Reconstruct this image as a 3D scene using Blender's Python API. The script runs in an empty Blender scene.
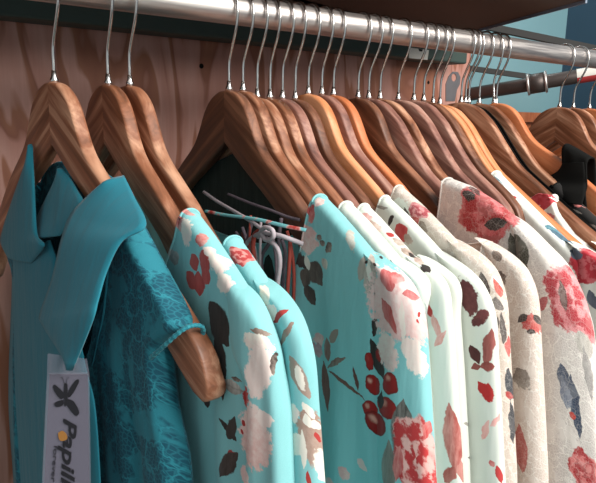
import bpy, bmesh, math, random
import numpy as np
from mathutils import Vector, Matrix
from mathutils.bvhtree import BVHTree
random.seed(7)
sc = bpy.context.scene
COL = sc.collection
ZR = 1.5                     # height of the clothes rail (m)
# ------------------------------------------------------------------ camera
RM = Matrix(((0.78555916, 0.10256699, 0.61022686), (-0.61836367, 0.16657435, 0.76803604), (0.022873, 0.98067986, -0.19427771)))
F = 645.5255610740755
CAMP = Vector((0, -0.63963, ZR - 0.111795))
cam = bpy.data.cameras.new('camera'); camo = bpy.data.objects.new('camera', cam); COL.objects.link(camo)
cr = Matrix((RM.col[0], RM.col[1], -RM.col[2])).transposed()
camo.matrix_world = Matrix.Translation(CAMP) @ cr.to_4x4()
cam.sensor_width = 36; cam.sensor_fit = 'HORIZONTAL'; cam.lens = F / 596 * 36; cam.clip_start = 0.02
sc.camera = camo
def ray(px, py): return (RM @ Vector((px - 298, 241.5 - py, F)))
def at_y(px, py, Y): d = ray(px, py); return CAMP + d * ((Y - CAMP.y) / d.y)
def at_x(px, py, X): d = ray(px, py); return CAMP + d * ((X - CAMP.x) / d.x)
def at_z(px, py, Z): d = ray(px, py); return CAMP + d * ((Z - CAMP.z) / d.z)
def at_d(px, py, D): d = ray(px, py); return CAMP + d * (D / F)
# ------------------------------------------------------------------ node helpers
def srgb(c):
    if isinstance(c, str): c = [int(c[i:i+2], 16) for i in (0, 2, 4)]
    return tuple(((v/255)/12.92 if v/255 <= .04045 else ((v/255+.055)/1.055)**2.4) for v in c[:3]) + (1,)
class NT:
    def __init__(s, tree): s.t = tree; s.n = tree.nodes; s.l = tree.links
    def node(s, typ, **kw):
        n = s.n.new(typ)
        for k, v in kw.items(): setattr(n, k, v)
        return n
    def set(s, sock, v):
        if isinstance(v, bpy.types.NodeSocket): s.l.new(v, sock)
        elif v is not None: sock.default_value = v
    def math(s, op, a, b=None, c=None, clamp=False):
        n = s.node('ShaderNodeMath', operation=op, use_clamp=clamp)
        for i, v in enumerate((a, b, c)):
            if v is not None: s.set(n.inputs[i], v)
        return n.outputs[0]
    def vmath(s, op, a, b=None, scale=None):
        n = s.node('ShaderNodeVectorMath', operation=op)
        s.set(n.inputs[0], a)
        if b is not None: s.set(n.inputs[1], b)
        if scale is not None: s.set(n.inputs['Scale'], scale)
        return n.outputs[0]
    def mix(s, fac, a, b, blend='MIX'):
        n = s.node('ShaderNodeMix', data_type='RGBA', blend_type=blend)
        s.set(n.inputs[0], fac); s.set(n.inputs[6], a); s.set(n.inputs[7], b)
        return n.outputs[2]
    def noise(s, vec, scale, detail=3, rough=.5, dist=0, dim='3D'):
        n = s.node('ShaderNodeTexNoise', noise_dimensions=dim)
        s.set(n.inputs['Vector'], vec); n.inputs['Scale'].default_value = scale
        n.inputs['Detail'].default_value = detail; n.inputs['Roughness'].default_value = rough; n.inputs['Distortion'].default_value = dist
        return n
    def ramp(s, fac, stops):
        n = s.node('ShaderNodeValToRGB'); e = n.color_ramp.elements
        while len(e) < len(stops): e.new(.5)
        for i, (p, c) in enumerate(stops): e[i].position = p; e[i].color = c if len(c) == 4 else srgb(c)
        s.set(n.inputs[0], fac); return n.outputs[0]
    def smooth(s, v, lo, hi, a=0., b=1.):
        n = s.node('ShaderNodeMapRange', interpolation_type='SMOOTHSTEP')
        s.set(n.inputs[0], v); n.inputs[1].default_value = lo; n.inputs[2].default_value = hi; n.inputs[3].default_value = a; n.inputs[4].default_value = b
        return n.outputs[0]
    def sep(s, v): n = s.node('ShaderNodeSeparateXYZ'); s.set(n.inputs[0], v); return n.outputs
    def comb(s, x=0., y=0., z=0.):
        n = s.node('ShaderNodeCombineXYZ')
        for i, v in enumerate((x, y, z)): s.set(n.inputs[i], v)
        return n.outputs[0]
    def bump(s, h, strength, dist=.001):
        n = s.node('ShaderNodeBump'); n.inputs['Strength'].default_value = strength; n.inputs['Distance'].default_value = dist
        s.set(n.inputs['Height'], h); return n.outputs[0]
def material(name, rough=.6, metal=0., spec=.5):
    m = bpy.data.materials.new(name); m.use_nodes = True
    T = NT(m.node_tree); b = m.node_tree.nodes['Principled BSDF']
    b.inputs['Roughness'].default_value = rough; b.inputs['Metallic'].default_value = metal; b.inputs['Specular IOR Level'].default_value = spec
    return m, T, b
def plain(name, c, rough=.6, metal=0., spec=.5, var=.12, scale=40):
    m, T, b = material(name, rough, metal, spec)
    tc = T.node('ShaderNodeTexCoord').outputs['Object']
    n = T.noise(tc, scale, 4)
    c = srgb(c)
    T.set(b.inputs['Base Color'], T.mix(n.outputs[0], tuple(v*(1-var) for v in c[:3])+(1,), tuple(min(1, v*(1+var)) for v in c[:3])+(1,)))
    return m
def wood(name, dark, mid, light, rough=.46, seed=0., freq=1.):
    m, T, b = material(name, rough, 0, .5)
    tc = T.node('ShaderNodeTexCoord').outputs['Object']
    x, y, z = T.sep(tc)[:3]
    info = T.node('ShaderNodeObjectInfo').outputs['Random']
    ay = T.math('ABSOLUTE', y)
    across = T.math('ADD', z, T.math('MULTIPLY', ay, .62))
    along = T.math('SUBTRACT', T.math('MULTIPLY', ay, .85), T.math('MULTIPLY', z, .5))
    off = T.math('MULTIPLY_ADD', info, 37., seed)
    side = T.math('MULTIPLY', T.math('SIGN', y), 3.1)
    v = T.comb(T.math('ADD', T.math('MULTIPLY', along, 5.), off), T.math('ADD', T.math('MULTIPLY', across, 62.*freq), side), T.math('MULTIPLY', x, 45.))
    n = T.noise(v, 1., 4, .62, .6)
    v2 = T.comb(T.math('ADD', T.math('MULTIPLY', along, 14.), off), T.math('MULTIPLY', across, 420.), T.math('MULTIPLY', x, 300.))
    n2 = T.noise(v2, 1., 3, .6)
    colr = T.ramp(n.outputs[0], [(.3, dark), (.5, mid), (.7, light)])
    colr = T.mix(T.math('MULTIPLY', T.smooth(n2.outputs[0], .5, .75), .3), colr, srgb(dark))
    T.set(b.inputs['Base Color'], colr)
    T.set(b.inputs['Roughness'], T.smooth(n.outputs[0], .3, .7, rough-.06, rough+.1))
    T.set(b.inputs['Normal'], T.bump(n2.outputs[0], .12, .0006))
    b.inputs['Coat Weight'].default_value = .12; b.inputs['Coat Roughness'].default_value = .35
    return m
# ------------------------------------------------------------------ object helpers
def mesh_obj(name, verts, faces, mat=None, parent=None, smooth=True, uvs=None):
    me = bpy.data.meshes.new(name); me.from_pydata([tuple(v) for v in verts], [], faces); me.update()
    if smooth: me.polygons.foreach_set('use_smooth', [True]*len(me.polygons))
    o = bpy.data.objects.new(name, me); COL.objects.link(o)
    if mat: me.materials.append(mat)
    if parent: o.parent = parent
    if uvs is not None:
        lay = me.uv_layers.new(name='UVMap'); lay.data.foreach_set('uv', np.asarray(uvs, dtype=np.float32).ravel())
    return o
def tag(o, label=None, cat=None, group=None, kind=None):
    if label: o['label'] = label
    if cat: o['category'] = cat
    if group: o['group'] = group
    if kind: o['kind'] = kind
    return o
def empty(name, loc, label, cat, group=None, rot=(0, 0, 0)):
    o = bpy.data.objects.new(name, None); COL.objects.link(o); o.location = loc; o.rotation_euler = rot
    o.empty_display_size = .02
    return tag(o, label, cat, group)
def catmull(pts, n):
    P = np.array(pts, float); m = len(P); out = []
    Q = np.vstack([2*P[0]-P[1], P, 2*P[-1]-P[-2]])
    for k in range(n):
        u = k/(n-1)*(m-1); i = min(int(u), m-2); t = u-i
        a, b, c, d = Q[i], Q[i+1], Q[i+2], Q[i+3]
        out.append(.5*((2*b)+(-a+c)*t+(2*a-5*b+4*c-d)*t*t+(-a+3*b-3*c+d)*t**3))
    return np.array(out)
def tube(path, r, seg=10, cap=True, flat=1., closed=False):
    """verts/faces of a round (or flattened) tube swept along a path"""
    P = [Vector(p) for p in path]; n = len(P); V = []; Fc = []
    up = None
    for i in range(n):
        a = P[max(i-1, 0)]; b = P[min(i+1, n-1)]
        t = (b-a).normalized()
        if up is None:
            up = t.orthogonal().normalized()
        up = (up - t*up.dot(t)).normalized(); sd = t.cross(up)
        rr = r[i] if hasattr(r, '__len__') else r
        for k in range(seg):
            an = 2*math.pi*k/seg
            V.append(P[i] + up*math.cos(an)*rr + sd*math.sin(an)*rr*flat)
    for i in range(n-1):
        for k in range(seg):
            k2 = (k+1) % seg
            Fc.append((i*seg+k, i*seg+k2, (i+1)*seg+k2, (i+1)*seg+k))
    if cap:
        Fc.append(tuple(range(seg))[::-1]); Fc.append(tuple((n-1)*seg+k for k in range(seg)))
    return V, Fc
def merge(parts):
    V, Fc = [], []
    for v, f in parts:
        o = len(V); V += list(v); Fc += [tuple(i+o for i in q) for q in f]
    return V, Fc
def box_vf(lo, hi):
    x0, y0, z0 = lo; x1, y1, z1 = hi
    V = [(x0,y0,z0),(x1,y0,z0),(x1,y1,z0),(x0,y1,z0),(x0,y0,z1),(x1,y0,z1),(x1,y1,z1),(x0,y1,z1)]
    return V, [(3,2,1,0),(4,5,6,7),(0,1,5,4),(1,2,6,5),(2,3,7,6),(3,0,4,7)]
def bevel(o, w=.002, seg=2):
    bm = bmesh.new(); bm.from_mesh(o.data)
    bmesh.ops.bevel(bm, geom=bm.edges[:], offset=w, segments=seg, affect='EDGES', profile=.5)
    bm.to_mesh(o.data); bm.free()
    o.data.polygons.foreach_set('use_smooth', [False]*len(o.data.polygons))
def prism(poly, off):
    """polygon (list of Vectors) extruded by vector off"""
    n = len(poly); V = [Vector(p) for p in poly] + [Vector(p)+off for p in poly]
    Fc = [tuple(range(n))[::-1], tuple(range(n, 2*n))] + [(i, (i+1) % n, n+(i+1) % n, n+i) for i in range(n)]
    return V, Fc
# ------------------------------------------------------------------ materials
M = {}
M['hang_a'] = wood('hanger_wood_brown', '59341f', '945e42', 'd3a283')
M['hang_b'] = wood('hanger_wood_walnut', '42271a', '6f4530', 'a06c50', seed=3.)
M['hang_c'] = wood('hanger_wood_honey', 'b4693d', 'd88d5c', 'e9ac82', seed=7., freq=.5)
M['hang_d'] = wood('hanger_wood_mauve', '634038', '98695b', 'c29886', seed=11.)
M['hang_e'] = wood('hanger_wood_orange', 'a85a34', 'cc784a', 'db9163', seed=15., freq=.5)
def m_steel():
    m, T, b = material('galvanised_steel', .34, .9)
    tc = T.node('ShaderNodeTexCoord').outputs['Object']
    n = T.noise(T.vmath('MULTIPLY', tc, (3., 60., 60.)), 4, 5, .6)
    T.set(b.inputs['Base Color'], T.ramp(n.outputs[0], [(.3, 'bdb4b2'), (.7, 'dcd7d2')]))
    T.set(b.inputs['Roughness'], T.smooth(n.outputs[0], .3, .7, .36, .5))
    return m
M['steel'] = m_steel()
M['chrome'] = plain('hook_chrome', 'cfcbc8', .2, 1., var=.04)
M['dark_steel'] = plain('dark_steel', '5c5350', .45, .7, var=.2)
M['ledge'] = plain('ledge_paint', '3a4a45', .6, var=.12, scale=20)
M['shelf'] = plain('shelf_brown', '4a382c', .7, var=.18, scale=12)
M['trimblue'] = plain('shelf_edge_grey', '7b8ba0', .5)
M['blue'] = plain('wall_blue_paint', '8ab7c0', .75, var=.05, scale=6)
M['navy'] = plain('wall_dark_blue', '2a4558', .75, var=.06, scale=6)  # one even, darker blue for the right-hand wall
M['white'] = plain('white_label', 'e4e2da', .5)
M['red'] = plain('red_label', 'b23a3c', .5)
M['black'] = plain('black_velvet', '10100f', .9, spec=.15)
M['floor'] = plain('floor_concrete', '6c665f', .8, var=.2, scale=5)
M['grey'] = plain('bracket_grey', '8c898c', .4, .6)
def m_ply():
    m, T, b = material('plywood', .62)
    tc = T.node('ShaderNodeTexCoord').outputs['Object']
    x, y, z = T.sep(tc)[:3]
    v = T.comb(T.math('MULTIPLY', x, 7.), 0., T.math('MULTIPLY', z, 1.5))
    w = T.noise(v, 1.3, 3, .5, .8)
    w2 = T.noise(T.comb(T.math('MULTIPLY', x, 260.), 0., T.math('MULTIPLY', z, 9.)), 1., 3, .6)
    ringv = T.math('FRACT', T.math('MULTIPLY', w.outputs[0], 5.))
    c = T.ramp(ringv, [(.0, 'c99a8e'), (.42, 'bd897c'), (.56, '8f5945'), (.80, 'a0684f'), (.93, 'c99a8e')])
    c = T.mix(T.math('MULTIPLY', w2.outputs[0], .35), c, srgb('8c5a46'))
    T.set(b.inputs['Base Color'], c)
    T.set(b.inputs['Normal'], T.bump(w2.outputs[0], .1, .0005))
    return m
M['ply'] = m_ply()

M['slim'] = M['black']
# ------------------------------------------------------------------ printed-cloth shader
def make_motif(kind):
    g = bpy.data.node_groups.new('motif_'+kind, 'ShaderNodeTree')
    I = g.interface
    for nm, ty, dv in [('Base', 'Color', (1,1,1,1)), ('Vector', 'Vector', (0,0,0)), ('Center', 'Vector', (0,0,0)), ('Axis', 'Vector', (1,0,0)),
                       ('HalfLen', 'Float', .01), ('HalfWid', 'Float', .005), ('ColA', 'Color', (1,0,0,1)), ('ColB', 'Color', (0,1,0,1)), ('Noise', 'Float', .5), ('Alpha', 'Float', 1.)]:
        s = I.new_socket(nm, in_out='INPUT', socket_type='NodeSocket'+ty)
        s.default_value = dv
    I.new_socket('Color', in_out='OUTPUT', socket_type='NodeSocketColor')
    T = NT(g); gi = T.node('NodeGroupInput').outputs; go = T.node('NodeGroupOutput')
    d = T.vmath('SUBTRACT', gi['Vector'], gi['Center'])
    def dot(a, b):
        n = T.node('ShaderNodeVectorMath', operation='DOT_PRODUCT'); T.set(n.inputs[0], a); T.set(n.inputs[1], b); return n.outputs['Value']
    ax = T.sep(gi['Axis'])
    perp = T.comb(T.math('MULTIPLY', ax[1], -1.), ax[0], 0.)
    px = T.math('DIVIDE', dot(d, gi['Axis']), gi['HalfLen']); py = T.math('DIVIDE', dot(d, perp), gi['HalfWid'])
    no = T.math('SUBTRACT', gi['Noise'], .5)
    if kind == 'leaf':
        env = T.math('MAXIMUM', T.math('SUBTRACT', 1., T.math('MULTIPLY', px, px)), .0001)
        dist = T.math('DIVIDE', T.math('ABSOLUTE', py), env)
        mask = T.smooth(dist, .86, 1.06, 1., 0.)
        mid = T.smooth(T.math('ABSOLUTE', py), .0, .16, 0., 1.)
        f = T.math('ADD', T.math('MULTIPLY_ADD', py, .28, .5), T.math('MULTIPLY', no, 1.6), clamp=True)
        colr = T.mix(f, gi['ColA'], gi['ColB'])
        colr = T.mix(T.math('MULTIPLY', T.math('SUBTRACT', 1., mid), .35), colr, gi['ColB'])
    elif kind == 'blot':
        dist = T.math('ADD', T.math('SQRT', T.math('ADD', T.math('MULTIPLY', px, px), T.math('MULTIPLY', py, py))), T.math('MULTIPLY', no, .75))
        mask = T.smooth(dist, .84, 1.0, 1., 0.)
        f = T.math('ADD', T.math('MULTIPLY_ADD', px, .5, .5), T.math('MULTIPLY', no, 1.8), clamp=True)
        colr = T.mix(f, gi['ColA'], gi['ColB'])
    elif kind == 'berry':
        dist = T.math('SQRT', T.math('ADD', T.math('MULTIPLY', px, px), T.math('MULTIPLY', py, py)))
        mask = T.smooth(dist, .93, 1.03, 1., 0.)
        hx = T.math('ADD', px, .3); hy = T.math('ADD', py, -.3)
        h = T.math('SQRT', T.math('ADD', T.math('MULTIPLY', hx, hx), T.math('MULTIPLY', hy, hy)))
        colr = T.mix(T.smooth(h, .1, .45, 1., 0.), gi['ColA'], gi['ColB'])
        colr = T.mix(T.smooth(dist, .7, 1., 0., .5), colr, srgb('4a1512'))
    else:   # rose: overlapping petals around a heart
        r = T.math('SQRT', T.math('ADD', T.math('MULTIPLY', px, px), T.math('MULTIPLY', py, py)))
        an = T.math('ARCTAN2', py, px)
        wob = T.math('MULTIPLY', T.math('SINE', T.math('MULTIPLY', an, 5.)), .09)
        dist = T.math('ADD', T.math('ADD', r, wob), T.math('MULTIPLY', no, .3))
        mask = T.smooth(dist, .92, 1.0, 1., 0.)
        sp = T.math('SINE', T.math('ADD', T.math('ADD', T.math('MULTIPLY', an, 2.), T.math('MULTIPLY', r, 9.)), T.math('MULTIPLY', no, 5.)))
        sp2 = T.math('SINE', T.math('ADD', T.math('MULTIPLY', an, 5.), T.math('MULTIPLY', r, -7.)))
        f = T.smooth(T.math('ADD', sp, T.math('MULTIPLY', sp2, .6)), -.5, .9)
        colr = T.mix(f, gi['ColA'], gi['ColB'])
    T.set(go.inputs['Color'], T.mix(T.math('MULTIPLY', mask, gi['Alpha']), gi['Base'], colr))
    return g
MOT = {k: make_motif(k) for k in ('leaf', 'blot', 'berry', 'rose')}

def cloth_mat(name, base, stamps=(), rough=.75, lace=None, base2=None, thread=None, sheen=.15, rough_amt=.006, trans=.0):
    """stamps: list of (kind, centre(u,v), axis(u,v), half_len, half_wid, colA, colB, alpha)"""
    m, T, b = material(name, rough, 0, .25)
    uv = T.node('ShaderNodeUVMap', uv_map='UVMap').outputs[0]
    n1 = T.noise(uv, 70., 3, .6, 0, '2D'); n2 = T.noise(uv, 190., 3, .6, 0, '2D')
    wv = T.vmath('ADD', uv, T.vmath('SCALE', T.vmath('SUBTRACT', n1.outputs['Color'], (.5, .5, .5)), scale=rough_amt))
    wv = T.vmath('MULTIPLY', wv, (1., 1., 0.))
    streak = T.noise(T.vmath('MULTIPLY', uv, (230., 60., 0.)), 1., 3, .6, 0, '2D')
    big = T.noise(uv, 9., 2, .5, 0, '2D')
    c = T.mix(big.outputs[0], srgb(base), srgb(base2 or base))
    if lace:
        vo = T.node('ShaderNodeTexVoronoi', feature='DISTANCE_TO_EDGE', voronoi_dimensions='2D')
        T.set(vo.inputs['Vector'], T.vmath('ADD', uv, T.vmath('SCALE', n1.outputs['Color'], scale=.022))); vo.inputs['Scale'].default_value = lace[0]
        thr = T.smooth(vo.outputs['Distance'], .0, lace[1], 1., 0.)
        vo2 = T.node('ShaderNodeTexVoronoi', feature='DISTANCE_TO_EDGE', voronoi_dimensions='2D')
        T.set(vo2.inputs['Vector'], uv); vo2.inputs['Scale'].default_value = lace[0]*5
        thr2 = T.math('MULTIPLY', T.smooth(vo2.outputs['Distance'], .0, .22, 1., 0.), .45)
        lm = T.math('MAXIMUM', thr, thr2)
        fill = T.smooth(T.noise(uv, lace[0]*.55, 3, .6, 0, '2D').outputs[0], .52, .6, 0., lace[2])
        lm = T.math('MAXIMUM', lm, fill)
        c = T.mix(T.math('MULTIPLY', lm, lace[3]), c, srgb(thread))
    for (k, ce, axs, hl, hw, ca, cb, al) in stamps:
        g = T.node('ShaderNodeGroup', node_tree=MOT[k])
        T.set(g.inputs['Base'], c); T.set(g.inputs['Vector'], wv)
        g.inputs['Center'].default_value = (ce[0], ce[1], 0); g.inputs['Axis'].default_value = (axs[0], axs[1], 0)
        g.inputs['HalfLen'].default_value = hl; g.inputs['HalfWid'].default_value = hw
        g.inputs['ColA'].default_value = srgb(ca); g.inputs['ColB'].default_value = srgb(cb); g.inputs['Alpha'].default_value = al
        T.set(g.inputs['Noise'], streak.outputs[0] if k == 'leaf' else n2.outputs[0])
        c = g.outputs[0]
    weave = T.noise(uv, 1400., 1, .5, 0, '2D')
    if lace: c = T.mix(T.math('MULTIPLY', lm, lace[3]*.3), c, srgb(thread))
    c = T.mix(.10, c, T.mix(weave.outputs[0], (0,0,0,1), (1,1,1,1)), 'OVERLAY')
    T.set(b.inputs['Base Color'], c)
    h = T.math('MULTIPLY', weave.outputs[0], .25)
    if lace: h = T.math('ADD', h, lm)
    wr = T.noise(T.vmath('MULTIPLY', uv, (60., 14., 0.)), 1., 2, .5, 0, '2D')
    bn = T.node('ShaderNodeBump'); bn.inputs['Strength'].default_value = .35; bn.inputs['Distance'].default_value = .004
    T.set(bn.inputs['Height'], wr.outputs[0])
    b2 = T.node('ShaderNodeBump'); b2.inputs['Strength'].default_value = .35 if lace else .15; b2.inputs['Distance'].default_value = .0008
    T.set(b2.inputs['Height'], h); T.l.new(bn.outputs[0], b2.inputs['Normal'])
    T.set(b.inputs['Normal'], b2.outputs[0])
    b.inputs['Sheen Weight'].default_value = sheen
    return m

# ------------------------------------------------------------------ hangers
HL = .266
TOP = [(0,-.0835),(.015,-.084),(.03,-.0865),(.046,-.0935),(.056,-.104),(.064,-.116),(.074,-.130),(.087,-.1415),(.103,-.1505),(.128,-.1645),(.16,-.184),(.2,-.2105),(.23,-.230),(.247,-.246),(.258,-.262),(.266,-.287)]
BOT = [(0,-.1475),(.04,-.1635),(.08,-.181),(.12,-.198),(.146,-.2105),(.18,-.230),(.21,-.2515),(.24,-.279),(.255,-.294),(.266,-.291)]
def interp(tab, s):
    for (a, za), (b, zb) in zip(tab, tab[1:]):
        if s <= b: return za + (zb-za)*(s-a)/(b-a)
    return tab[-1][1]
TOP1 = [(0,-.0845),(.015,-.086),(.03,-.0925),(.042,-.1025),(.052,-.118),(.060,-.133),(.070,-.1465),(.084,-.158),(.103,-.171),(.13,-.190),(.17,-.2255),(.2,-.251),(.222,-.270),(.238,-.285),(.247,-.298),(.251,-.317)]
BOT1 = [(0,-.1445),(.04,-.171),(.08,-.195),(.12,-.222),(.15,-.249),(.18,-.278),(.21,-.305),(.232,-.323),(.245,-.328),(.251,-.322)]
TOP1 = [(a*.975, z) for a, z in TOP1]; BOT1 = [(a*.975, z) for a, z in BOT1]
TOPS = [(0,-.0845),(.02,-.0865),(.036,-.0925),(.06,-.112),(.081,-.138),(.1,-.161),(.113,-.1745),(.145,-.197),(.166,-.212),(.2,-.236),(.24,-.262),(.256,-.280),(.266,-.305)]
BOTS = [(0,-.1475),(.04,-.166),(.08,-.190),(.113,-.210),(.145,-.230),(.2,-.268),(.24,-.297),(.255,-.312),(.266,-.309)]
TOPK = TOPS[:7] + [(.135,-.190),(.155,-.205),(.172,-.222),(.18,-.247)]
BOTK = BOTS[:4] + [(.135,-.226),(.155,-.241),(.172,-.254),(.18,-.251)]
def hanger_bar_mesh(TOP=TOP, BOT=BOT, HWX=0.):
    HL = TOP[-1][0]
    ss = np.linspace(-HL, HL, 134); V = []; Fc = []; K = 16
    ss = sorted(set(list(np.round(ss, 5)) + [0.]))
    for s in ss:
        a = abs(s)
        zt = (interp(TOP, max(a-.004, 0)) + interp(TOP, a) + interp(TOP, min(a+.004, HL)))/3
        zb = interp(BOT, a)
        hw = .0066 + HWX + .0022*max(0, (a-.12)/.14)**1.2
        bx = .012*max(0, (a-.07)/.19)**1.6          # arms contour a little along the rail
        if zt - zb < .004: zt = zb + .004
        h = (zt-zb)/2; cz = (zt+zb)/2; rb = min(.0036, h*.9)
        ring = []
        for (sx, sz, a0) in ((1, 1, 0), (-1, 1, 90), (-1, -1, 180), (1, -1, 270)):
            for q in range(4):
                an = math.radians(a0 + q*30)
                ring.append((bx + sx*(hw-rb) + rb*math.cos(an), s, cz + sz*(h-rb) + rb*math.sin(an)))
        V += ring
    n = len(ss)
    for i in range(n-1):
        for k in range(K):
            k2 = (k+1) % K
            Fc.append((i*K+k, (i+1)*K+k, (i+1)*K+k2, i*K+k2))
    Fc.append(tuple(range(K))); Fc.append(tuple((n-1)*K+k for k in range(K))[::-1])
    return V, Fc
RR = .016
hook_pts = [(0,0,-.0945),(0,0,-.075),(0,0,-.062),(0,-.002,-.052),(0,-.0085,-.038),(0,-.0155,-.024),(0,-.0195,-.010),(0,-.0192,.0015),(0,-.0160,.0105),(0,-.0100,.0162),(0,-.0015,.0182),(0,.0070,.0172),(0,.0140,.0125),(0,.0182,.005),(0,.0196,-.004)]
hv, hf = tube(catmull(hook_pts, 60), .00165, 10)
bar_v, bar_f = hanger_bar_mesh()
soc_prof = [(0.0,-.0855),(.0042,-.0852),(.0040,-.0822),(.0027,-.0795),(.0021,-.074),(0.0,-.0735)]
sv, sf = [], []
for r, z in soc_prof:
    for k in range(12): sv.append((max(r, .0001)*math.cos(k*math.pi/6), max(r, .0001)*math.sin(k*math.pi/6), z))
for i in range(len(soc_prof)-1):
    for k in range(12): sf.append((i*12+k, i*12+(k+1) % 12, (i+1)*12+(k+1) % 12, (i+1)*12+k))
proto = {}
SLIM_T = [(a, z-.003) for a, z in TOPS]
SLIM_B = [(a, z+.012) for a, z in BOTS]
def hanger(X, mat, label, yaw=0, tilt=0, dz=0, hookyaw=0, drop=0., shape=None):
    e = empty('wooden_hanger', (X, 0, ZR+dz), label, 'hanger', 'wooden hangers hooked over the steel rail', (math.radians(tilt), 0, math.radians(yaw)))
    if not proto:
        b = mesh_obj('hanger_bar', bar_v, bar_f, None, e); h = mesh_obj('hook', hv, hf, None, e); s = mesh_obj('hook_socket', sv, sf, None, e)
        for q in (b, h, s): q.data.materials.append(M['chrome'])
        proto.update(b=b, h=h, s=s)
    else:
        b, h, s = (proto[k].copy() for k in 'bhs')
        for q in (b, h, s): COL.objects.link(q); q.parent = e
    for q, mm in ((b, M[mat]), (h, M['chrome']), (s, M['chrome'])):
        q.material_slots[0].link = 'OBJECT'; q.material_slots[0].material = mm
    if shape:
        v, f = hanger_bar_mesh(*shape); me = bpy.data.meshes.new('hanger_bar'); me.from_pydata([tuple(q) for q in v], [], f); me.update(); me.polygons.foreach_set('use_smooth', [True]*len(f)); me.materials.append(M[mat]); b.data = me
        b.material_slots[0].link = 'OBJECT'; b.material_slots[0].material = M[mat]
    b.location.z = -drop; s.location.z = -drop
    h.rotation_euler.z = math.radians(hookyaw)
    return e
HS = [ # X, wood, yaw, tilt, label
 (.208,'hang_a',5,0,'brown wooden hanger holding the teal lace blouse, its front tip poking from the armhole'),
 (.261,'hang_a',0,0,'brown wooden hanger second from the left, holding the turquoise red-petal dress'),
 (.284,'hang_a',0,0,'brown wooden hanger third from the left, close behind the second one'),
 (.403,'hang_b',0,0,'dark walnut hanger with wide bare face, holding the turquoise cherry dress'),
 (.422,'hang_a',0,0,'brown hanger with banded edge directly behind the wide-faced walnut hanger'),
 (.442,'hang_a',0,0,'brown hanger holding the plain-shouldered white blouse beside the cherry dress'),
 (.4605,'hang_a',0,0,'brown hanger holding the white blouse with pink and grey marks on its shoulder'),
 (.479,'hang_d',0,0,'mauve-brown hanger with dark knot at its hump, just left of the dull dark hanger'),
 (.4985,'hang_b',0,0,'dull dark hanger between the mauve-brown and the pale honey hangers'),
 (.519,'hang_c',0,0,'pale honey wooden hanger holding the beige lace blouse'),
 (.541,'hang_d',0,0,'mauve-brown hanger half hidden between the two honey and orange hangers'),
 (.5605,'hang_e',0,0,'orange wooden hanger with long bare arm ending in the sheer cream lace top'),
 (.604,'hang_b',0,0,'dark walnut hanger with broad bare face holding the white rose lace dress'),
 (.6235,'hang_d',0,0,'glossy mauve hanger close behind the broad walnut one'),
 (.645,'hang_a',0,0,'brown hanger third in the bunch behind the broad walnut hanger'),
 (.681,'hang_d',0,0,'mauve-brown hanger holding the white blouse with blue birds'),
 (.713,'hang_d',0,0,'mauve-brown hanger next behind the one with the blue-bird blouse'),
 (.734,'hang_b',0,0,'dull brown hanger just left of the pale-edged pair in the tight bunch'),
 (.755,'hang_c',0,0,'pale-edged hanger in front of the metal bracket, left one of a pair'),
 (.7705,'hang_c',0,0,'mauve hanger of the pale-edged pair beside the metal bracket'),
 (.8385,'slim',0,0,'slim black hanger squeezed second behind the wide brown hanger'),
 (.820,'hang_a',0,0,'wide brown hanger with bare face and a black edge behind it'),
 (.8305,'slim',0,0,'slim black hanger showing as a black edge right behind the wide brown one'),
 (.865,'hang_a',0,0,'brown hanger tucked behind the black-edged one, left of the large orange hanger'),
 (.889,'hang_e',0,-7,'large orange hanger with the black velvet strap looped over its arm'),
 (.9095,'hang_c',0,0,'pale hanger behind the large orange one, arm passing below the velvet strap'),
 (1.100,'hang_a',0,0,'brown hanger with chevron face at right, under the pipe coupling'),
 (1.147,'hang_a',0,0,'brown hanger second from the right edge, behind the chevron-faced one'),
 (1.205,'hang_e',0,0,'orange hanger cut off by the right edge of the photo'),
]
HX = []
for X, mt, yw, tl, lb in HS:
    sh = (SLIM_T, SLIM_B, -.0050) if mt == 'slim' else ((TOP1, BOT1, 0.) if X < .21 else (TOPK, BOTK, 0.) if .62 < X < .74 else (TOPS, BOTS, 0.) if .62 < X < .88 else None)
    e = hanger(X, mt, lb, yw, tl, 0, random.uniform(-5, 5), .009 if .75 < X < .78 else .005 if X > .6 else .003, sh); HX.append(e)
    if .43 < X < .5 : 
        for q in e.children:
            if q.name.split('.')[0] != 'hook': q.location.z = -.010
    if mt == 'slim': e.name = 'velvet_hanger'; e['group'] = 'slim black hangers among the wooden ones'

# ------------------------------------------------------------------ garments
RIDGE = [(.162,-.1865),(.19,-.2015),(.225,-.2235),(.25,-.240),(.262,-.252)]
SLV = [ # (inner t,z, outer t,z, half thickness)
 (.227,-.231,.233,-.233,.0040),(.235,-.2330,.253,-.2375,.0096),(.2405,-.2430,.274,-.2450,.0118),(.2455,-.2570,.290,-.2570,.0126),(.2485,-.281,.302,-.281,.0135),(.2500,-.318,.3090,-.320,.0140),
 (.253,-.365,.317,-.369,.0145),(.258,-.42,.3250,-.42,.0150),(.262,-.47,.332,-.47,.0150),(.264,-.56,.338,-.56,.0150),(.264,-.66,.340,-.66,.0150)]
def uv_faces(verts, faces, hx):
    out = []
    for f in faces:
        P = [verts[i] for i in f]; cx = sum(p[0] for p in P)/len(P)
        for p in P:
            x, t, z = p
            s = -1 if t < 0 else 1
            if cx > hx*.75: out.append((t*s + 2., z))
            else:
                e = max(0, min(1, (abs(t)-.2)/.05))
                out.append((t + s*e*.6*(x+hx), z + .8*(x+hx)))
    return out
def uv_of(p, hx):
    x, t, z = p; s = -1 if t < 0 else 1; e = max(0, min(1, (abs(t)-.2)/.05))
    return (t + s*e*.6*(x+hx), z + .8*(x+hx))
GAR = {}
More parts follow.
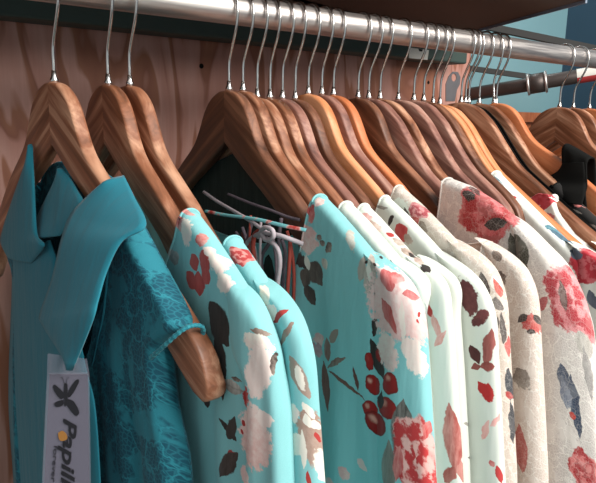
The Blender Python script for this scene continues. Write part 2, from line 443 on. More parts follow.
def interp_d(tab, z):
    if z >= tab[0][0]: return tab[0][1]
    for (a, va), (b, vb) in zip(tab, tab[1:]):
        if z >= b: u = (z-a)/(b-a); u = u*u*(3-2*u); return va + (vb-va)*u
    return tab[-1][1]
def garment(key, name, X, label, cat, group, hx=.0095, hx2=.014, neck=((.165,-.19),(.155,-.219),(.146,-.256),(.127,-.293),(.07,-.38),(0,-.42)), zback=-.26, dz=0., ts=1., hem=-.85,
            yaw=0, tilt=0, fold=.0015, sleeves=True, slv=None, slx=1., backscale=1., ridge=None, seed=0., side=.259, both=True, foldk=95., wprof=None, slo=0.):
    e = empty(name, (X, 0, ZR), label, cat, group, (math.radians(tilt), 0, math.radians(yaw)))
    rd = [(a*ts, b+dz) for a, b in (ridge or RIDGE)]
    nk = [(a*ts, b+dz) for a, b in neck]; tn = nk[0][0]; nk[0] = (tn, interp(rd, tn) if tn >= rd[0][0] else rd[0][1])
    To = side*ts
    inner = sorted(nk, key=lambda q: q[0])
    def topz(t, back):
        a = abs(t)
        if a >= tn: return interp(rd, a)
        if back:
            u = a/tn; return zback + dz + (nk[0][1]-zback-dz)*u**3
        return interp(inner, a)
    half = sorted(set([0.] + list(np.linspace(0, tn, 26)) + list(np.linspace(tn, To-.013, 16)) + [To-.013+.013*math.sin(q*math.pi/14) for q in range(8)]))
    cols = [-c for c in half[::-1][:-1]] + half
    deps = [0,.0006,.002,.004,.007,.011,.016,.022,.03] + [-f for f in np.linspace(.025, 1, 44)]
    V = []; Fc = []; nr = len(deps); nc = len(cols)
    rs = random.Random(seed); ph = [rs.uniform(0, 6.28) for _ in range(6)]
    for back in (0, 1):
        for c in cols:
            zt = topz(c, back); a = abs(c); sg = 1 if back else -1
            edge = 1. if a < To-.013 else math.sqrt(max(0, 1-((a-(To-.013))/.013)**2))
            for d in deps:
                z = zt-d if d >= 0 else (zt-.03) + (hem-(zt-.03))*(-d)
                dep = -(z - (-.19+dz))
                k = max(0, min(1, (dep-.05)/.3)); k = k*k*(3-2*k)
                h = hx + (hx2-hx)*k
                if a >= tn-1e-6:
                    dd = zt - z; rr_ = .007
                    h *= math.sqrt(max(0, 1-(1-min(dd/rr_, 1))**2))
                x = sg*h*edge
                fk = max(0, min(1, (dep-.03)/.2))*edge
                x += fk*fold*(math.sin(c*foldk+ph[0]+z*6) + .6*math.sin(c*foldk*1.9+ph[1]-z*9) + .5*math.sin(c*31+z*17+ph[2]))
                t = c*(1 + .06*k)*(interp_d(wprof, z) if wprof else 1.)
                if c > 0: t *= backscale
                V.append((x, t, z))
    for back in (0, 1):
        o = back*nc*nr
        for i in range(nc-1):
            for j in range(nr-1):
                q = (o+i*nr+j, o+i*nr+j+1, o+(i+1)*nr+j+1, o+(i+1)*nr+j)
                Fc.append(q[::-1] if back else q)
    bm = bmesh.new(); vs = [bm.verts.new(v) for v in V]
    for f in Fc: bm.faces.new([vs[i] for i in f])
    bmesh.ops.remove_doubles(bm, verts=bm.verts[:], dist=.00005)
    bm.verts.index_update(); V = [tuple(v.co) for v in bm.verts]; Fc = [tuple(v.index for v in f.verts) for f in bm.faces if len(f.verts) > 2]; bm.free()
    body = mesh_obj('bodice', V, Fc, None, e, True, uv_faces(V, Fc, hx))
    parts = [body]
    if sleeves:
        def shr(r):
            k = max(0, min(1, (-r[3]-.238)/.04)); k = k*k*(3-2*k)
            return (r[0]-slo*.4*k, r[1], r[2]-slo*k*(1 if r[3] > -.5 else .5), r[3], r[4])
        S = catmull([shr(r) for r in (slv or SLV)], 72)
        for sg in ((-1, 1) if both else (-1,)):
            V = []; Fc = []; K = 36
            for j, (ti, zi, to, zo, h) in enumerate(S):
                ti, to = ti*ts, to*ts; h = h*slx; jj = j/71
                for k in range(K):
                    an = 2*math.pi*k/K; ca, sa = math.cos(an), math.sin(an)
                    ca2 = math.copysign(abs(ca)**.8, ca); sa2 = math.copysign(abs(sa)**.75, sa)
                    u = .5+.5*ca2
                    x = -h*sa2 + jj*fold*1.3*math.sin(u*9+ph[3]+jj*3)*abs(sa2)
                    x += .15*jj*h*math.sin(u*5+ph[4])
                    V.append((x, sg*(ti+(to-ti)*u)*(backscale if sg > 0 else 1), zi+(zo-zi)*u+dz))
            for j in range(71):
                for k in range(K):
                    k2 = (k+1) % K; q = (j*K+k, j*K+k2, (j+1)*K+k2, (j+1)*K+k)
                    Fc.append(q if sg < 0 else q[::-1])
            Fc.append(tuple(range(K)))
            s = mesh_obj('sleeve', V, Fc, None, e, True, uv_faces(V, Fc, hx)); parts.append(s)
    # neckline binding: a narrow tape around the neck edge, over the hanger arms
    bv = []
    for sg in (-1, 1):
        path = []; bs = (backscale if sg > 0 else 1)
        for t in np.linspace(0, tn-.003, 24): path.append((-hx, sg*t*bs, topz(t, 0)))
        zt = topz(tn, 0); ds = [.0065,.0045,.0025,.001,.0003,0]
        for d in ds: path.append((-hx*math.sqrt(1-(1-d/.007)**2), sg*tn*bs, zt-d))
        for d in ds[-2::-1]: path.append((hx*math.sqrt(1-(1-d/.007)**2), sg*tn*bs, zt-d))
        for t in np.linspace(tn-.003, 0, 16): path.append((hx, sg*t*bs, topz(t, 1)))
        bv.append(tube(catmull(path, 110), .0011, 8))
    V, Fc = merge(bv)
    bind = mesh_obj('neck_binding', V, Fc, None, e, True, uv_faces(V, Fc, hx)); parts.append(bind)
    GAR[key] = dict(e=e, parts=parts, body=body, hx=hx, bind=bind)
    return e
def world(e): return Matrix.Translation(e.location) @ e.rotation_euler.to_matrix().to_4x4()
def stamps_from(key, specs):
    """each spec: kind, p1, p2 (image points the motif spans), width in px, colA, colB[, alpha] -> motif in cloth coordinates"""
    g = GAR[key]; mw = world(g['e']); inv = mw.inverted(); ri = inv.to_3x3()
    V = []; Fc = []
    for p in g['parts']:
        o = len(V); V += [v.co.copy() for v in p.data.vertices]; Fc += [tuple(i+o for i in q.vertices) for q in p.data.polygons]
    bvh = BVHTree.FromPolygons(V, Fc)
    def hit(px, py):
        d = (ri @ ray(px, py)).normalized()
        h = bvh.ray_cast(inv @ CAMP, d)[0]
        if h is None:
            o = inv @ CAMP; k = (-g['hx']-o.x)/d.x; h = o + d*k
        return Vector(uv_of(h, g['hx']))
    out = []
    for s in specs:
        kind, p1, p2, w, ca, cb = s[:6]; al = s[6] if len(s) > 6 else 1.
        a, b = hit(*p1), hit(*p2)
        mx, my = (p1[0]+p2[0])/2, (p1[1]+p2[1])/2; c = (a+b)/2
        dx, dy = p2[0]-p1[0], p2[1]-p1[1]; L = math.hypot(dx, dy) or 1
        q1 = hit(mx-dy/L*w/2, my+dx/L*w/2); q2 = hit(mx+dy/L*w/2, my-dx/L*w/2)
        ax = (b-a); hl = max(ax.length/2, .0008); ax = ax.normalized() if ax.length > 1e-6 else Vector((1, 0))
        per = Vector((-ax.y, ax.x)); hw = max(abs((q2-q1).dot(per))/2, .0006)
        hw = min(hw, .08); hl = min(hl, .1)
        out.append((kind, tuple(c), tuple(ax), hl, hw, ca, cb, al))
    return out
def widen(specs, k): return [q[:3] + (q[3]*k,) + q[4:] if q[0] != 'berry' else q for q in specs]
def dress(key, mat, bindmat=None):
    g = GAR[key]
    for p in g['parts']: p.data.materials.append(mat)
    if bindmat: g['bind'].data.materials.clear(); g['bind'].data.materials.append(bindmat)
TQ = '86c6c9'; WH = 'dfe2d8'
PK, PP, RD, DK, TP, TW = 'ebc6c0', 'f1dcd4', 'b13b38', '3a302d', '9b8c82', 'eae6da'
def hang_index(i): return HS[i-1][0]
# --- teal lace blouse on the nearest hanger
garment('teal', 'lace_blouse', .208, 'teal sleeveless lace blouse with pointed collar and a tag, nearest the camera', 'blouse', 'blouses and dresses hung along the rail', hx=.0125, hx2=.018,
        neck=((.135,-.193),(.128,-.23),(.112,-.29),(.085,-.345),(.04,-.385),(0,-.40)), zback=-.165, yaw=5, sleeves=False, side=.2275, ts=.975, backscale=.60, fold=.0022, seed=3,
        ridge=[(.13,-.189),(.17,-.2235),(.2,-.249),(.222,-.268),(.2285,-.275)], wprof=[(-.20,1),(-.270,1.0),(-.300,.85),(-.34,.87),(-.40,.93),(-.9,.98)])
# --- two turquoise dresses between the first hangers
G2S = [(.227,-.231,.233,-.233,.0040),(.229,-.239,.262,-.2455,.0092),(.232,-.255,.284,-.270,.0105),(.238,-.283,.293,-.293,.0115),(.258,-.300,.299,-.318,.0120),(.264,-.335,.303,-.350,.0125),(.261,-.40,.309,-.40,.0130),(.256,-.46,.315,-.46,.0130),(.25,-.56,.322,-.56,.0130),(.25,-.66,.325,-.66,.0130)]
garment('turq2', 'floral_dress', .261, 'turquoise dress with red petals and pink flowers beside the protruding hanger tip', 'dress', 'blouses and dresses hung along the rail', hx=.0092, hx2=.0085, fold=.0028, slx=1.12,
        neck=((.165,-.188),(.157,-.21),(.147,-.225),(.132,-.248),(.08,-.34),(0,-.40)), dz=-.004, zback=-.32, slv=G2S, seed=5)
garment('turq3', 'floral_dress', .284, 'turquoise dress with a red shoulder patch and taupe brush strokes on its sleeve', 'dress', 'blouses and dresses hung along the rail', hx=.0092, hx2=.0085, fold=.0028,
        neck=((.196,-.197),(.188,-.23),(.175,-.26),(.12,-.33),(0,-.42)), dz=-.007, zback=-.34, slx=.9, seed=6)
# --- the bunch in the middle
garment('cherry', 'floral_dress', .403, 'large turquoise dress printed with cherries, a red rose and grey leaves', 'dress', 'blouses and dresses hung along the rail', hx=.0098, hx2=.016, seed=8, fold=.0032, foldk=60)
garment('dark', 'blouse', .4225, 'dark cloth backdrop added behind the cherry dress for the shade under the walnut hanger', 'blouse', 'blouses and dresses hung along the rail', hx=.0085, hx2=.0085,
        neck=((.10,-.205),(.08,-.190),(.05,-.174),(0,-.158)), zback=-.158, ridge=[(.09,-.199),(.128,-.215),(.16,-.23),(.2,-.256),(.24,-.29)], side=.2, sleeves=False, seed=9, fold=.0006)  # added sheet, a dark backdrop for the shade under the walnut hanger
garment('white_b', 'blouse', .442, 'plain-shouldered white blouse touching the cherry dress', 'blouse', 'blouses and dresses hung along the rail', hx=.0100, hx2=.013, dz=-.011, slo=.028, neck=((.163,-.19),(.15,-.23),(.12,-.29),(0,-.40)), seed=10, ts=.985)
garment('white_c', 'blouse', .4605, 'white blouse with pink and grey shoulder marks and a large red leaf below', 'blouse', 'blouses and dresses hung along the rail', hx=.0088, hx2=.010, dz=-.010, slx=.75, slo=.012, neck=((.170,-.19),(.16,-.23),(.12,-.29),(0,-.40)), seed=11, ts=.985, fold=.001)
garment('white_d', 'blouse', .479, 'plain white blouse squeezed between the red-leaf and the maroon-leaf blouses', 'blouse', 'blouses and dresses hung along the rail', hx=.0085, hx2=.009, dz=-.014, slx=.72, slo=.02, neck=((.250,-.24),(.23,-.27),(.18,-.31),(0,-.40)), seed=12, ts=1.0, fold=.001)
garment('white_e', 'blouse', .4985, 'white blouse with large maroon leaves and a small red flower on its sleeve', 'blouse', 'blouses and dresses hung along the rail', hx=.0088, hx2=.010, dz=-.010, slx=.8, slo=-.004, neck=((.160,-.19),(.15,-.23),(.12,-.29),(0,-.40)), seed=13, ts=1.0, fold=.001)
garment('lace_one', 'lace_blouse', .519, 'beige lace blouse with a red rose at the shoulder and dark flowers on the sleeve', 'blouse', 'blouses and dresses hung along the rail', hx=.0090, hx2=.012, neck=((.160,-.19),(.15,-.23),(.12,-.29),(0,-.40)), seed=14, ts=1.0, fold=.0012)
L2S = SLV
garment('lace_two', 'lace_blouse', .5605, 'sheer cream lace blouse with one red rose, at the tip of the orange hanger arm', 'blouse', 'blouses and dresses hung along the rail', hx=.0105, hx2=.02, neck=((.2415,-.232),(.2405,-.25),(.232,-.275),(.19,-.33),(0,-.44)), dz=-.004, seed=15, ts=1.03, fold=.002,
        ridge=[(.162,-.188),(.19,-.199),(.225,-.2205),(.245,-.2365),(.262,-.252)], side=.262)
SLR = [(.227,-.211,.233,-.213,.004),(.236,-.212,.262,-.2215,.011),(.248,-.222,.290,-.2405,.014),(.256,-.238,.312,-.2565,.016),(.261,-.265,.328,-.278,.018),(.264,-.30,.339,-.30,.019),(.264,-.33,.347,-.325,.02),(.268,-.40,.362,-.40,.02),(.27,-.47,.372,-.47,.02),(.27,-.66,.38,-.66,.02)]
garment('rose', 'lace_dress', .604, 'white lace dress covered with big red roses, on the broad walnut hanger', 'dress', 'blouses and dresses hung along the rail', hx=.0115, hx2=.022, neck=((.158,-.186),(.157,-.22),(.15,-.26),(.12,-.32),(0,-.42)), seed=16, fold=.002, slv=SLR,
        ridge=[(.15,-.180),(.165,-.1825),(.19,-.1875),(.225,-.2015),(.25,-.2150),(.262,-.224)])
RS = [(.110,-.170),(.145,-.1965),(.166,-.211),(.2,-.2355),(.24,-.262),(.262,-.281)]
SLS = [(a, z-.022, c, d-.022, h) for a, z, c, d, h in SLV]
garment('birds', 'blouse', .755, 'white blouse with blue birds and red flowers behind the rose lace dress', 'blouse', 'blouses and dresses hung along the rail', hx=.0125, hx2=.022, dz=-.006, neck=((.118,-.176),(.115,-.21),(.10,-.26),(.06,-.32),(0,-.40)), seed=17, slv=SLS, ridge=RS)
garment('striped', 'blouse', .820, 'white blouse with a red striped shoulder on the wide brown hanger', 'blouse', 'blouses and dresses hung along the rail', hx=.0105, hx2=.02, neck=((.168,-.212),(.150,-.213),(.137,-.222),(.11,-.26),(.06,-.33),(0,-.42)), seed=21,
        ridge=[(.16,-.208),(.168,-.2125),(.18,-.236),(.205,-.262),(.235,-.280),(.262,-.298)], slv=[(a, z-.036, c, d-.036, h) for a, z, c, d, h in SLV])
garment('black', 'floral_blouse', .865, 'black floral blouse with a velvet strap looped over the large orange hanger', 'blouse', 'blouses and dresses hung along the rail', hx=.0115, hx2=.02, neck=((.146,-.196),(.13,-.215),(.09,-.25),(0,-.32)), seed=18, slv=SLS, ridge=RS, dz=-.003, zback=-.25)

W_ = {}
def uvmat(key, *a, **k):
    st = stamps_from(key, k.pop('specs', []))
    mt = cloth_mat('cloth_'+key, *a, stamps=st, **k); return mt
S2 = [('blot',(168,209),(199,217),9,RD,'d9a39c'),('blot',(181,217),(181,232),12,'c4605c','e3b0aa'),('blot',(186,218),(188,248),8,TW,PP),('blot',(172,214),(176,222),7,TP,'c9c4bc'),('blot',(170,228),(170,242),6,RD,'c4605c'),
 ('blot',(174,250),(174,265),9,'b9bfbd','8c9795'),('blot',(196,240),(209,241),11,'c4605c','dba79f'),('leaf',(192,252),(196,271),8,'b0423f','c25a55'),('leaf',(210,252),(202,272),10,'b0423f','c25a55'),('leaf',(186,273),(197,288),10,'b0423f','c25a55'),
 ('leaf',(198,270),(200,296),9,'a93c3a','c25a55'),('leaf',(207,268),(205,284),8,'b0423f','c25a55'),('blot',(211,254),(226,272),17,TW,PP),('blot',(216,278),(232,288),15,TW,PP),('blot',(205,246),(213,256),10,PP,TW),
 ('leaf',(209,302),(229,346),17,'2c2622','3e3531'),('leaf',(216,325),(223,402),9,'2c2622','3e3531'),('blot',(249,328),(272,337),4,'7d6a5e',TP),('blot',(255,332),(258,352),22,TW,'e8d6cc'),
 ('blot',(250,398),(268,345),24,PP,'f4e4dc'),('blot',(276,352),(272,376),6,DK,TP),('blot',(243,392),(249,404),10,RD,'c04a45'),('blot',(252,402),(250,470),26,PP,'e6bbb3'),('blot',(262,410),(266,428),14,'f4e4dc',PP),
 ('blot',(243,420),(243,427),2.5,RD,RD),('blot',(242,430),(242,435),2.5,RD,RD),('leaf',(222,382),(243,393),9,'d6d4cc','6f6660'),('leaf',(231,378),(243,383),4,DK,TP),('leaf',(219,417),(237,442),4,DK,DK),('leaf',(235,415),(228,440),9,DK,'4a403c'),
 ('blot',(230,450),(234,462),8,RD,RD),('leaf',(238,452),(219,476),14,'3a2f2b','5a4c46'),('leaf',(206,390),(207,408),6,DK,DK),('blot',(240,470),(250,483),12,PK,PP)]
dress('turq2', uvmat('turq2', TQ, specs=widen(S2, 1.3), base2='8dcdcf'))
S3 = [('rose',(229,251),(252,262),16,'b13f3f','d98e88'),('blot',(263,285),(269,305),8,'e8dcc8',TW),('leaf',(263,303),(267,316),6,RD,'c25a55'),('blot',(270,303),(273,322),9,PP,TW),('leaf',(273,323),(290,310),5.5,'a83a36',RD),('leaf',(280,348),(294,323),5,'8a6f62',TP),
 ('leaf',(289,353),(309,400),10,TP,'a78f82'),('blot',(296,362),(303,392),6,TW,TW),('blot',(287,408),(300,418),13,TW,PP),('leaf',(303,402),(317,432),8,TW,TW),('blot',(309,408),(318,470),20,'a5897b','b49c8f'),
 ('leaf',(305,404),(316,420),7,TW,TW),('leaf',(304,414),(311,428),6,TW,'e0e0d6'),('leaf',(311,420),(320,430),7,TW,TW),('blot',(289,432),(298,458),15,TW,'dfe3d8'),('blot',(316,432),(320,444),5,RD,RD),('leaf',(307,470),(310,490),4,RD,RD),('blot',(322,450),(325,483),6,TW,TW),('leaf',(303,430),(303,470),5,TW,TW),('blot',(282,385),(284,394),5,'7d5148',TP)]
dress('turq3', uvmat('turq3', TQ, specs=widen(S3, 1.3), base2='8dcdcf'))
SA = [('blot',(313,204),(310,224),7,'c1514f','d98e88'),('blot',(314,200),(324,203),10,PP,'e3b0aa'),('blot',(309,224),(302,252),8,'e3b5b0',PP),('blot',(301,253),(298,266),8,'4f4540',DK),
 ('blot',(318,234),(320,240),4.5,'6a5e57',TP),('blot',(321,239),(323,246),4.5,'5d524c',TP),('blot',(326,244),(331,251),9,'5d524c',TP),('leaf',(323,257),(327,270),6,TW,TP),('leaf',(309,262),(322,285),15,'4c423d','6a5f58'),('leaf',(308,268),(303,286),11,'4c423d','6a5f58'),('leaf',(306,254),(309,270),6,TW,'d8dcd2'),
 ('leaf',(304,284),(316,305),10,DK,'5d524c'),('blot',(352,230),(353,252),9,'b9b3a8','cfd2c8'),('leaf',(364,256),(360,282),8,'a89c92','bdb3a8'),('leaf',(367,266),(370,298),9,'a89c92','c5bcb1'),('leaf',(371,254),(376,282),7,'a89c92','bdb3a8'),('blot',(368,258),(370,284),4,TW,TW),('blot',(374,244),(380,254),8,'a89c92','c5bcb1'),
 ('berry',(365,261),(367,264),3,DK,DK),('berry',(373,263),(376,266),3,DK,DK),('berry',(380,256),(382,259),3,DK,DK),('blot',(302,334),(312,346),9,'6e3a35','8e5048'),('leaf',(330,344),(338,328),8,'a0877c',TP),('blot',(317,333),(321,347),9,'d9a8a6',PK),
 ('leaf',(374,282),(384,300),11,DK,'4a403c'),('blot',(379,288),(382,291),4,TW,TW),('leaf',(376,316),(373,337),6,DK,DK),
 ('leaf',(323,360),(328,412),7,'6b3f38','8a5a50'),('leaf',(327,368),(346,358),6,'7d5a4f',TP),('leaf',(328,370),(366,400),3.5,'6b3f38','7d5a4f'),('leaf',(327,338),(328,362),6,'8a5048',TP),('blot',(313,343),(322,356),9,'b58a92','c9a7aa'),('leaf',(353,366),(359,392),3,'6b3f38','6b3f38'),
 ('blot',(338,468),(350,478),10,'d9a8a6',PK),('leaf',(357,458),(367,472),7,'e3cfc9',PK),('blot',(326,480),(336,490),9,PK,PK),
 ('leaf',(371,338),(383,380),11,'2e2a28','3a3431'),('berry',(384,347),(384,363),18.2,'a52421','e8b0a0'),('berry',(372,374),(373,396),15.4,'a52421','e0a090'),('berry',(391,372),(388,394),15.4,'9c211f','d99080'),('berry',(369,352),(369,370),8.4,'a52421','b33733'),('berry',(387,396),(386,419),21,'a52421','d88878'),('berry',(369,400),(370,418),15.4,'a52421','d99080'),('berry',(377,413),(377,435),22.4,'96201e','e0a090'),('leaf',(382,390),(380,410),5,'2e2a28','3a3431'),
 ('leaf',(389,440),(387,494),14,'7d746d','a29a92'),('leaf',(403,398),(404,474),24,'2e2b29','8f8984'),
 ('blot',(395,258),(402,345),62,'f0d2cd','eabcb8'),('blot',(404,285),(416,345),26,'f3ddd8','efc9c4'),('blot',(383,330),(392,372),17,PP,PK),('blot',(408,335),(420,378),20,PP,'f4e6de'),('leaf',(384,268),(392,292),13,'b94a4a','d98a88'),('blot',(392,272),(402,284),11,'c76260','e3a6a2'),('leaf',(402,295),(418,289),10,'c25757','dd9390'),('leaf',(382,298),(396,334),8,'b84744','cf7a76'),('leaf',(401,300),(404,345),5,TW,PP),('blot',(419,311),(419,317),2.6,RD,RD),('blot',(418,319),(419,324),2.6,RD,RD),
 ('rose',(415,414),(417,500),44,'c33a3c','efb9b2'),('leaf',(430,420),(424,440),9,'c33a3c','e49a94'),('leaf',(400,445),(396,483),10,'c8484a','e49a94')]
dress('cherry', uvmat('cherry', TQ, specs=widen(SA, 1.12), base2='8dcdcf'))
dress('dark', cloth_mat('cloth_dark', '1e2b26'))  # near-black colour stands in for the shade inside the dress
dress('white_b', uvmat('white_b', WH, base2='d8ded6', specs=[('blot',(424,300),(430,345),3,'aab4b0','c9d0ca')]))
dress('white_c', uvmat('white_c', WH, base2='d8ded6', specs=widen([('blot',(361,215),(371,222),9,'d79a95','ebc6c0'),('blot',(369,220),(381,233),8,'c9a79c','e3cfc4'),('leaf',(368,234),(373,226),3,DK,DK),('blot',(388,232),(392,237),5,RD,RD),('blot',(394,238),(403,246),8,'a89488','cfc0b4'),('blot',(402,247),(413,257),8,'a58f82','c9b8aa'),('blot',(409,252),(413,258),5,DK,DK),('blot',(414,257),(423,265),8,'b79a8e','d4c1b5'),('blot',(422,264),(429,272),8,'2c2724',DK),
  ('leaf',(426,303),(431,316),6,RD,'b84744'),('leaf',(431,314),(441,340),6,'d48f87','e6bab3'),('leaf',(447,330),(435,347),6,'d48f87','e6bab3'),('leaf',(449,402),(456,474),15,'a04a43','cf938a'),('leaf',(444,483),(455,466),12,'9c4a42','b8736b'),('leaf',(461,462),(463,483),8,'a86058','c98f86')], 1.2)))
dress('white_d', uvmat('white_d', WH, base2='d8ded6', specs=[('leaf',(464,424),(476,420),5,'8e8a80','aaa69c'),('leaf',(467,457),(481,455),6,'5e574f','857e75'),('blot',(476,470),(483,483),8,'9c3a36',DK)]))
dress('white_e', uvmat('white_e', WH, base2='d8ded6', specs=widen([('blot',(376,208),(388,208),3,'8f8b84','aaa69c'),('leaf',(388,226),(394,215),4,DK,DK),('leaf',(397,223),(405,241),13,'b5363a','cc5a58'),('blot',(404,233),(411,244),6,'a79488','cbbdb0'),('blot',(459,277),(474,316),18,'562c2d','6e3c3c'),('blot',(472,326),(489,310),12,'5a2e2f','78403f'),('leaf',(470,345),(480,364),10,'43201f','552a29'),('leaf',(485,366),(492,328),11,'8a4a45','a7625c'),
  ('leaf',(481,368),(495,366),10,'7d3a36','9c544e'),('leaf',(470,368),(482,366),6,'8a4a45','8a4a45'),('blot',(480,392),(495,393),18,'ad2426','c23634'),('leaf',(478,382),(488,396),9,'b32a2a','b32a2a'),('leaf',(482,440),(489,421),8,'e09a95','ecc0ba'),('leaf',(491,428),(500,414),5,'e09a95','ecc0ba'),('blot',(491,460),(494,468),6,'c96a66','d98a86'),('leaf',(497,466),(501,483),6,'c04040','c04040')], 1.15)))
LB = dict(thread='efeae2', sheen=.1)
dress('lace_one', uvmat('lace_one', 'c4b2a5', base2='d4c5b8', lace=(95., .10, .4, .6), specs=widen([('blot',(396,198),(404,226),15,WH,'dfe0d6'),('rose',(411,203),(424,218),13,'a8434c','cf8a8a'),('leaf',(404,207),(411,229),4,DK,DK),('blot',(411,217),(419,225),7,'b5443f','c2605a'),('blot',(420,222),(427,234),6,'857468','a89a8e'),('leaf',(481,272),(487,304),8,'352b29','4a3d3a'),('blot',(491,278),(500,288),9,WH,'e3dcd2'),('leaf',(494,279),(502,298),6,'c0453c','cf6a60'),('leaf',(490,300),(505,310),8,'5d5552','8f8782'),('leaf',(492,312),(497,328),6,'4f4744','6a615d'),('leaf',(501,312),(504,345),5,'4f4744','6a615d'),('leaf',(508,336),(509,358),5,'b5443f','c2605a'),('leaf',(509,368),(511,402),8,'2c3038','44464c'),('blot',(508,390),(511,400),5,'a03a38',RD),('leaf',(511,402),(513,444),6,'2f3036','4a4a4e'),('leaf',(487,470),(500,490),7,'b5443f','c2605a')], 1.3), **LB))
dress('lace_two', uvmat('lace_two', 'c9b8ac', base2='d8cabf', lace=(75., .09, .4, .65), specs=widen([('blot',(496,268),(504,288),9,'5a4a44','857468'),('blot',(521,326),(541,324),18,'b03f3e','cf7068'),('leaf',(517,322),(527,314),6,'3a302d','4a3f3b'),('leaf',(534,314),(541,326),5,'3a302d','4a3f3b'),('blot',(526,331),(536,333),4,'4a3f3b',DK),('blot',(516,368),(528,390),13,'7d7168','a39990'),('leaf',(518,424),(523,474),11,'a84a44','c47a72'),('leaf',(494,250),(500,262),7,'6a5b54','857468')], 1.3), **LB))
dress('rose', uvmat('rose', 'c6bdb8', base2='dad3cd', lace=(70., .09, .5, .75), specs=widen([('rose',(460,192),(516,226),58,'ab3033','d0686a'),('blot',(463,190),(474,200),9,'3a2624',DK),('leaf',(484,226),(508,222),12,'2f2a28','4a403c'),('leaf',(470,186),(480,196),7,'4a2a28','6a3a36'),('leaf',(510,233),(526,270),19,'45443a','625f52'),('rose',(562,264),(584,342),52,'b03640','dd8f92'),('leaf',(560,280),(566,312),7,'5a3f3c','7d5f5a'),('leaf',(535,312),(547,297),9,'a2474c','bb6a6c'),('leaf',(560,362),(570,400),12,'3c465a','5d6678'),('leaf',(571,374),(580,440),9,'2f3a50','4a566a'),('blot',(562,380),(570,410),10,'6a7286','8f96a4'),('blot',(571,412),(574,420),5,'c0453c','c0453c'),('rose',(570,472),(600,474),44,'ad3236','d87a78'),('leaf',(578,330),(590,360),14,'a9a49c','c9c4bc'),('leaf',(584,345),(592,400),8,'8f8a88','aaa6a2')], 1.12), **LB))
dress('birds', uvmat('birds', 'e6e6de', base2='dfe2dc', specs=widen([('leaf',(495,176),(504,203),9,'4f6f7c','7f98a2'),('blot',(499,180),(501,186),4,'a9b8ba','a9b8ba'),('rose',(502,196),(515,208),14,'b5363a','d0686a'),('blot',(544,224),(568,230),12,'4a7b8a','7fa5b0'),('leaf',(548,228),(574,238),9,'3c5666','5d7a8a'),('leaf',(556,218),(566,226),6,'8fb0b8','b0c8cc'),('rose',(582,244),(602,284),38,'b5303c','cf6a70'),('blot',(570,250),(582,258),9,'4a5260','6a7080'),('leaf',(588,290),(598,310),9,'4a5260','6a7080')], 1.15)))
dress('striped', uvmat('striped', 'e6e6de', specs=widen([('leaf',(530,203),(556,195),8,'b8343c','d0606a'),('leaf',(533,208),(558,200),6,'b8343c','d0606a'),('leaf',(537,213),(560,205),6,'b8343c','c8505a'),('blot',(545,215),(554,221),7,'c2505a','d98a8a'),('blot',(538,200),(550,204),8,'b8343c','c8505a')], 1.3)))
dress('black', uvmat('black', '161514', base2='1c1a19', specs=widen([('blot',(563,206),(571,210),7,'c98f8a','a8504e'),('blot',(575,202),(581,207),5,'c98f8a','a8504e'),('blot',(569,213),(574,217),5,'b8736f','a8504e'),('leaf',(568,208),(582,214),2,'8a7f78','8a7f78'),('blot',(583,206),(587,209),3,'c98f8a','c98f8a'),('blot',(572,228),(584,236),10,'5a524e','7a706a'),('rose',(586,226),(600,242),15,'6a5a54','94857c'),('blot',(560,220),(564,224),4,'6a5f58','8a7f78')], 1.2), rough=.9), M['black'])
M['teal_plain'] = cloth_mat('cloth_teal_plain', '1b7386', base2='227f91')
dress('teal', cloth_mat('cloth_teal_lace', '12485a', base2='185a6c', lace=(48., .1, .8, .75), thread='2f8d9c', sheen=.1), M['teal_plain'])

# parts of the teal blouse that are not lace: collar flaps, plain front panel
def patch(name, L, R, XL, XR, mat, parent, bulge=0., nu=14, nv=44, th=.0016):
    """cloth panel between a left and a right edge, both given as points with their own depth"""
    mw = world(parent).inverted()
    A = catmull([mw @ at_x(p[0], p[1], x) for p, x in zip(L, XL)], nv); B = catmull([mw @ at_x(p[0], p[1], x) for p, x in zip(R, XR)], nv)
    V = []; Fc = []; uvv = []
    for j in range(nv):
        for i in range(nu):
            u = i/(nu-1); p = A[j]*(1-u)+B[j]*u; p = p.copy(); p[0] -= bulge*4*u*(1-u); V.append(tuple(p))
    for j in range(nv-1):
        for i in range(nu-1):
            Fc.append((j*nu+i, (j+1)*nu+i, (j+1)*nu+i+1, j*nu+i+1))
    for f in Fc:
        for q in f: uvv.append((V[q][1], V[q][2]))
    o = mesh_obj(name, V, Fc, mat, parent, True, uvv)
    sd = o.modifiers.new('thickness', 'SOLIDIFY'); sd.thickness = th; sd.offset = 0
    return o
TE = GAR['teal']['e']
tag(patch('collar_flap', [(104,182),(88,196),(70,216),(61,242),(52,280),(40.5,314),(43,325),(71,368)], [(124,176),(134,196),(146,225),(122,241),(107,270),(98,300),(92,322),(73,370)],
      [.211,.201,.189,.180,.174,.168,.166,.161], [.228,.223,.213,.196,.184,.174,.168,.161], M['teal_plain'], TE, .004), 'bright plain teal pointed collar flap')
patch('collar_flap', [(32,144),(25,165),(14,196),(4,226),(1,242),(8,257)], [(33,146),(34,176),(35,206),(37,234),(44,246),(32,263)], [.196,.19,.187,.185,.184,.184], [.196,.19,.186,.183,.182,.183], M['teal_plain'], TE, .004)
patch('collar_stand', [(62,168),(47,197),(36,220),(31,239)], [(64,169),(76,188),(84,210),(60,236)], [.206,.200,.195,.191], [.206,.203,.199,.191], M['teal_plain'], TE, .005)
patch('front_panel', [(13,258),(12,300),(9,400),(14,483),(16,560)], [(50,240),(70,300),(86,370),(96,420),(104,560)], [.188,.187,.185,.184,.184], [.192,.187,.184,.184,.184], M['teal_plain'], TE, .006)
